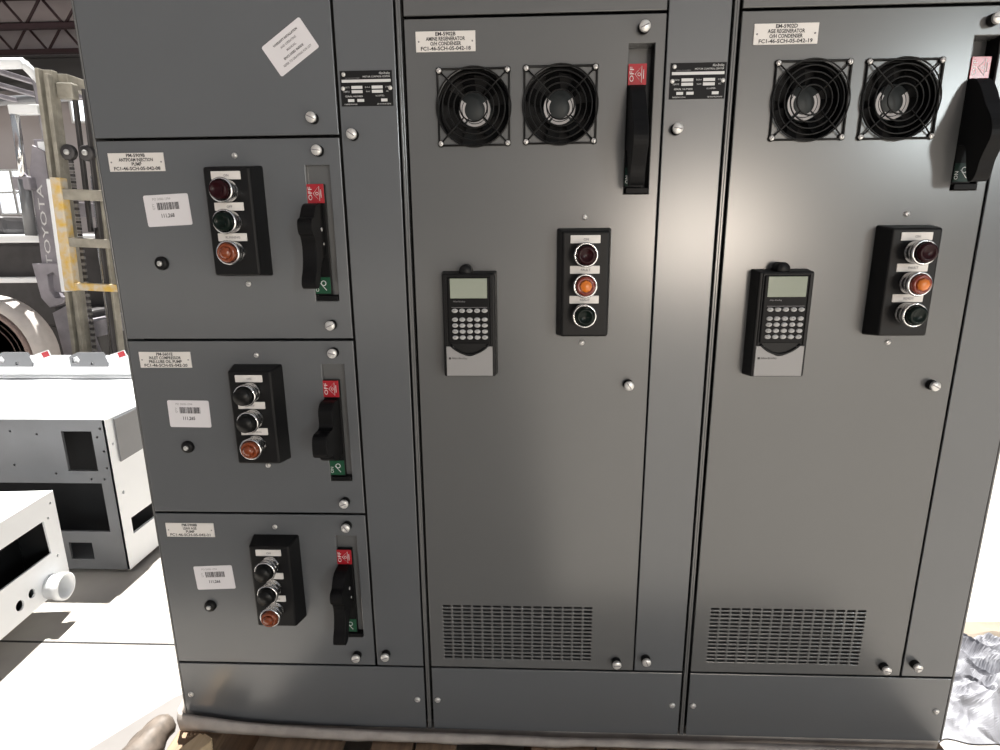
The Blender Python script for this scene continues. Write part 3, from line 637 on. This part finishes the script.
# ------------------------------------------------------------------ pallet, packing and scraps
pl = thing('shipping_pallet', 'brown wooden pallet carrying the three grey cabinets', 'pallet', (0, 0, ZF))
TOPZ = -.1685; o = -ZF
for (x0, x1) in ((-.02, .075), (.155, .33), (.392, .476), (.482, .562), (.715, .84), (.846, .985), (1.05, 1.19), (1.255, 1.36), (1.42, 1.535)):
    b = MB(); b.box(x0, x1, -.125 + random.uniform(-.006, .006), .56, TOPZ - .022 + o, TOPZ + o, WOOD, .002); b.build('deck_board', pl)
for y in (-.09, .21, .51):
    b = MB(); b.box(-.03, 1.545, y - .02, y + .02, .022, TOPZ - .0225 + o, WOOD, .002); b.build('stringer', pl)
for x in (.0, .7, 1.42):
    b = MB(); b.box(x, x + .1, -.12, .56, 0, .0215, WOOD, .002); b.build('bottom_board', pl)
def strip_z(x):
    pts = [(-.02, -.104, -.148), (.02, -.115, -.150), (.15, -.131, -.156), (.30, -.139, -.162), (.5, -.1425, -.1635), (.8, -.1475, -.1635), (1.0, -.1475, -.162), (1.25, -.150, -.160), (1.52, -.153, -.158)]
    for a, b in zip(pts, pts[1:]):
        if a[0] <= x <= b[0]:
            t = (x - a[0]) / (b[0] - a[0]); return a[1] + (b[1] - a[1]) * t, a[2] + (b[2] - a[2]) * t
    return pts[-1][1:]
t = bmesh.new(); rows = []
path = [(-.012, .50 - .05 * k) for k in range(10)] + [(-.012, .02), (-.010, -.004), (-.004, -.011)] + [(.01 + .0252 * k, -.012) for k in range(61)]
for i, (x, y) in enumerate(path):
    a, b = strip_z(max(x, -.01)); n1 = noise.noise((x * 14 + y * 9, 3.1, 0)) * .0035; n2 = noise.noise((x * 10 + y * 7, 7.7, 0)) * .004
    dx, dy = (-1, 0) if y > .01 else (0, -1)
    a += n1 * .6; b = max(b + n2 * .8, TOPZ + .0008)
    k1 = .004 + abs(n2)
    ring = [(x - dx * .0, y - dy * .0, a), (x + dx * k1, y + dy * k1, a - .003), (x + dx * (k1 + .006 + n1), y + dy * (k1 + .006 + n1), (a + b) / 2), (x + dx * (k1 + .002), y + dy * (k1 + .002), b), (x, y, b)]
    rows.append([t.verts.new(p) for p in ring])
for p, q in zip(rows, rows[1:]):
    for j in range(5): t.faces.new([p[j], p[(j + 1) % 5], q[(j + 1) % 5], q[j]])
t.faces.new(rows[0]); t.faces.new(rows[-1][::-1]); bmesh.ops.recalc_face_normals(t, faces=t.faces[:])
for f in t.faces: f.smooth = True
m = MB(); m.merge(t, FOAM); m.box(-.010, 1.52, .002, .50, TOPZ + .0003, ZB - .0003, FOAM, .002); tag(m.build('foam_strip'), 'beige foam packing strip running under the cabinets\' bottom edge', 'packing foam')
t = bmesh.new(); P = [Vector(p) for p in ((-.060, .03, -.168), (-.062, .0, -.170), (-.072, -.045, -.18), (-.088, -.09, -.20), (-.108, -.14, -.235), (-.12, -.19, -.27))]
rows = []
for i in range(26):
    s = i / 25 * (len(P) - 1); k = min(int(s), len(P) - 2); p = P[k].lerp(P[k + 1], s - k); d = (P[k + 1] - P[k]).normalized(); a = d.cross(Vector((0, 0, 1))).normalized(); b = a.cross(d)
    R = (.019 + .017 * math.sin(min(1, i / 14) * PI / 2)) * min(1, .6 + i * .2)
    rows.append([t.verts.new(p + (a * math.cos(q * PI / 8) + b * math.sin(q * PI / 8)) * R * (1 + .30 * noise.noise((math.cos(q * PI / 8) * 1.6, math.sin(q * PI / 8) * 1.6, i * .28)))) for q in range(16)])
for p, q in zip(rows, rows[1:]):
    for j in range(16): t.faces.new([p[j], p[(j + 1) % 16], q[(j + 1) % 16], q[j]])
t.faces.new(rows[0]); t.faces.new(rows[-1]); bmesh.ops.recalc_face_normals(t, faces=t.faces[:])
for f in t.faces: f.smooth = True
m = MB(); m.merge(t, FOAM_SHADED); tag(m.build('foam_roll'), 'bunched roll of beige packing foam at the left corner of the pallet', 'packing foam')
SHADE_SHEET = mat('grey_shade_sheet', (.160, .150, .143), .5, noise_amt=.15, noise_scale=9)  # flat grey sheet standing in for shade on the floor at this corner
m = MB(); m.plate([(-.035, .30), (-.035, .02), (-.10, -.08), (-.16, -.2), (-.50, -.2), (-.40, -.03), (-.30, .10), (-.20, .25), (-.10, .33)], [], -.002, -.0005, SHADE_SHEET, .0002, M=Matrix(((1, 0, 0, 0), (0, 0, 1, 0), (0, -1, 0, ZF), (0, 0, 0, 1))))
tag(m.build('floor_shade_sheet'), 'thin grey sheet standing for the shade on the floor beside the foam roll', 'shade sheet')
m = MB(); R = Matrix.Translation((.035, -.085, TOPZ + .013)) @ Matrix.Rotation(math.radians(-28), 4, 'Z')
m.box(-.019, .019, -.07, .055, -.0125, .0125, WOODL, .002, M=R); m.box(-.012, .012, .0551, .060, -.010, .010, WOODL, .001, M=R); tag(m.build('wood_offcut'), 'pale wood offcut lying on the left end of the pallet', 'wood block')
# crumpled plastic on the right
PLAS = mat('crumpled_plastic', (.33, .335, .365), .5, spec=.3, noise_scale=14, col2=(.12, .12, .135))
t = bmesh.new(); n = 120; vs = []
for i in range(n + 1):
    for j in range(n + 1):
        u, v = i / n, j / n; x = 1.66 + u * .9; y = .17 + v * .33
        h = min(1, 6 * min(u + .02, 1 - u)) * min(1, 5 * min(v, 1 - v))
        wx = .5 * noise.noise(Vector((x * 5, y * 5, 4))); q = Vector(((x * .8 - y * .6) * 6 + wx, (x * .6 + y * .8) * 12 + wx, 0)); rd = 1 - abs(noise.noise(q)) * 2; r2 = 1 - abs(noise.noise(q * 2.3 + Vector((5, 2, 1)))) * 2; r3 = abs(noise.noise(q * 5))
        z = ZF + .003 + h * (.022 + .036 * rd + .030 * r2 + .012 * (1 - abs(noise.noise(q * 4.1)) * 2))
        vs.append(t.verts.new((x + .02 * noise.noise(q * 2 + Vector((9, 0, 0))), y + .02 * noise.noise(q * 2), max(z, ZF + .002))))
for i in range(n):
    for j in range(n):
        a = i * (n + 1) + j; t.faces.new([vs[a], vs[a + n + 1], vs[a + n + 2], vs[a + 1]])
bmesh.ops.recalc_face_normals(t, faces=t.faces[:])
m = MB(); m.merge(t, PLAS); ob = tag(m.build('plastic_sheet'), 'heap of crumpled whitish plastic sheet on the floor right of the cabinets', 'plastic sheet')
md = ob.modifiers.new('thickness', 'SOLIDIFY'); md.thickness = .0015; md.offset = 0
KRAFT = mat('kraft_paper', (.24, .20, .155), .8, noise_amt=.2, noise_scale=15)
t = bmesh.new(); n = 24; vs = []
for i in range(n + 1):
    for j in range(n + 1):
        u, v = i / n, j / n; x = 1.90 + u * .7; y = .51 + v * .10; h = min(1, 5 * min(u, 1 - u)) * min(1, 4 * min(v, 1 - v))
        vs.append(t.verts.new((x, y, ZF + .004 + h * (.02 + .03 * noise.noise((x * 12, y * 15, 1))))))
for i in range(n):
    for j in range(n):
        a = i * (n + 1) + j; t.faces.new([vs[a], vs[a + n + 1], vs[a + n + 2], vs[a + 1]])
m = MB(); m.merge(t, KRAFT); ob = tag(m.build('kraft_paper'), 'crumpled brown kraft paper behind the plastic heap', 'paper')
md = ob.modifiers.new('thickness', 'SOLIDIFY'); md.thickness = .0012; md.offset = 0

# ------------------------------------------------------------------ light and world
sun = bpy.data.lights.new('sun', 'SUN'); sun.energy = 16; sun.angle = math.radians(.6); sun.color = (1., .97, .92)
so = bpy.data.objects.new('sun', sun); C.objects.link(so)
so.rotation_euler = Vector((.06, -.29, -1)).to_track_quat('-Z', 'Y').to_euler()
w = bpy.data.worlds.new('world'); bpy.context.scene.world = w; w.use_nodes = True
nt = w.node_tree; N = nt.nodes; L = nt.links
bg = N['Background']; tc = N.new('ShaderNodeTexCoord')
def lobe(d, col, strength, a0, a1):
    """soft bright patch of sky around direction d, half angles a0 (outer) and a1 (inner) in degrees"""
    d = Vector(d).normalized()
    vm = N.new('ShaderNodeVectorMath'); vm.operation = 'DOT_PRODUCT'; vm.inputs[1].default_value = d
    L.new(tc.outputs['Generated'], vm.inputs[0])
    mr = N.new('ShaderNodeMapRange'); mr.interpolation_type = 'SMOOTHSTEP'
    mr.inputs['From Min'].default_value = math.cos(math.radians(a0)); mr.inputs['From Max'].default_value = math.cos(math.radians(a1))
    L.new(vm.outputs['Value'], mr.inputs['Value'])
    sc_ = N.new('ShaderNodeVectorMath'); sc_.operation = 'SCALE'; sc_.inputs[0].default_value = tuple(c * strength for c in col)
    L.new(mr.outputs['Result'], sc_.inputs['Scale']); return sc_.outputs['Vector']
sep = N.new('ShaderNodeSeparateXYZ'); L.new(tc.outputs['Generated'], sep.inputs[0])
ramp = N.new('ShaderNodeValToRGB'); mr = N.new('ShaderNodeMapRange'); mr.inputs['From Min'].default_value = -.2; mr.inputs['From Max'].default_value = 1
L.new(sep.outputs['Z'], mr.inputs['Value']); L.new(mr.outputs['Result'], ramp.inputs['Fac'])
ramp.color_ramp.elements[0].color = (.14, .14, .14, 1); ramp.color_ramp.elements[1].color = (.45, .47, .50, 1)
e = ramp.color_ramp.elements.new(.25); e.color = (.27, .275, .29, 1)
cur = ramp.outputs['Color']
for args in (((.672, -1, .188), (.93, 1.02, 1.03), 70., 3.0, 1.8),
             ((.290, -1, -.022), (1.10, .96, .82), 29., 7, 2.),
             ((.30, -1, .03), (1.1, .97, .84), .8, 24, 5)):
    ad = N.new('ShaderNodeVectorMath'); ad.operation = 'ADD'; L.new(cur, ad.inputs[0]); L.new(lobe(*args), ad.inputs[1]); cur = ad.outputs['Vector']
L.new(cur, bg.inputs['Color']); bg.inputs['Strength'].default_value = 1.
# ------------------------------------------------------------------ camera
cd = bpy.data.cameras.new('camera'); cam = bpy.data.objects.new('camera', cd); C.objects.link(cam)
cd.sensor_fit = 'HORIZONTAL'; cd.sensor_width = 36; cd.lens = 586.7 / 1000 * 36; cd.clip_start = .02; cd.clip_end = 200
r = Vector((.999186779, .0393141889, -.00895401620)); u = Vector((-.00052883782, .234827243, .972036978)); f = Vector((-.0403174923, .971241762, -.234657068))
Mx = Matrix((r, u, -f)).transposed().to_4x4(); Mx.translation = (.69918, -.98912, .83566)
cam.matrix_world = Mx
bpy.context.scene.camera = cam
sc = bpy.context.scene
sc.view_settings.view_transform = 'Standard'; sc.view_settings.look = 'None'; sc.view_settings.gamma = 1; sc.view_settings.use_curve_mapping = False
sc.view_settings.exposure = 0
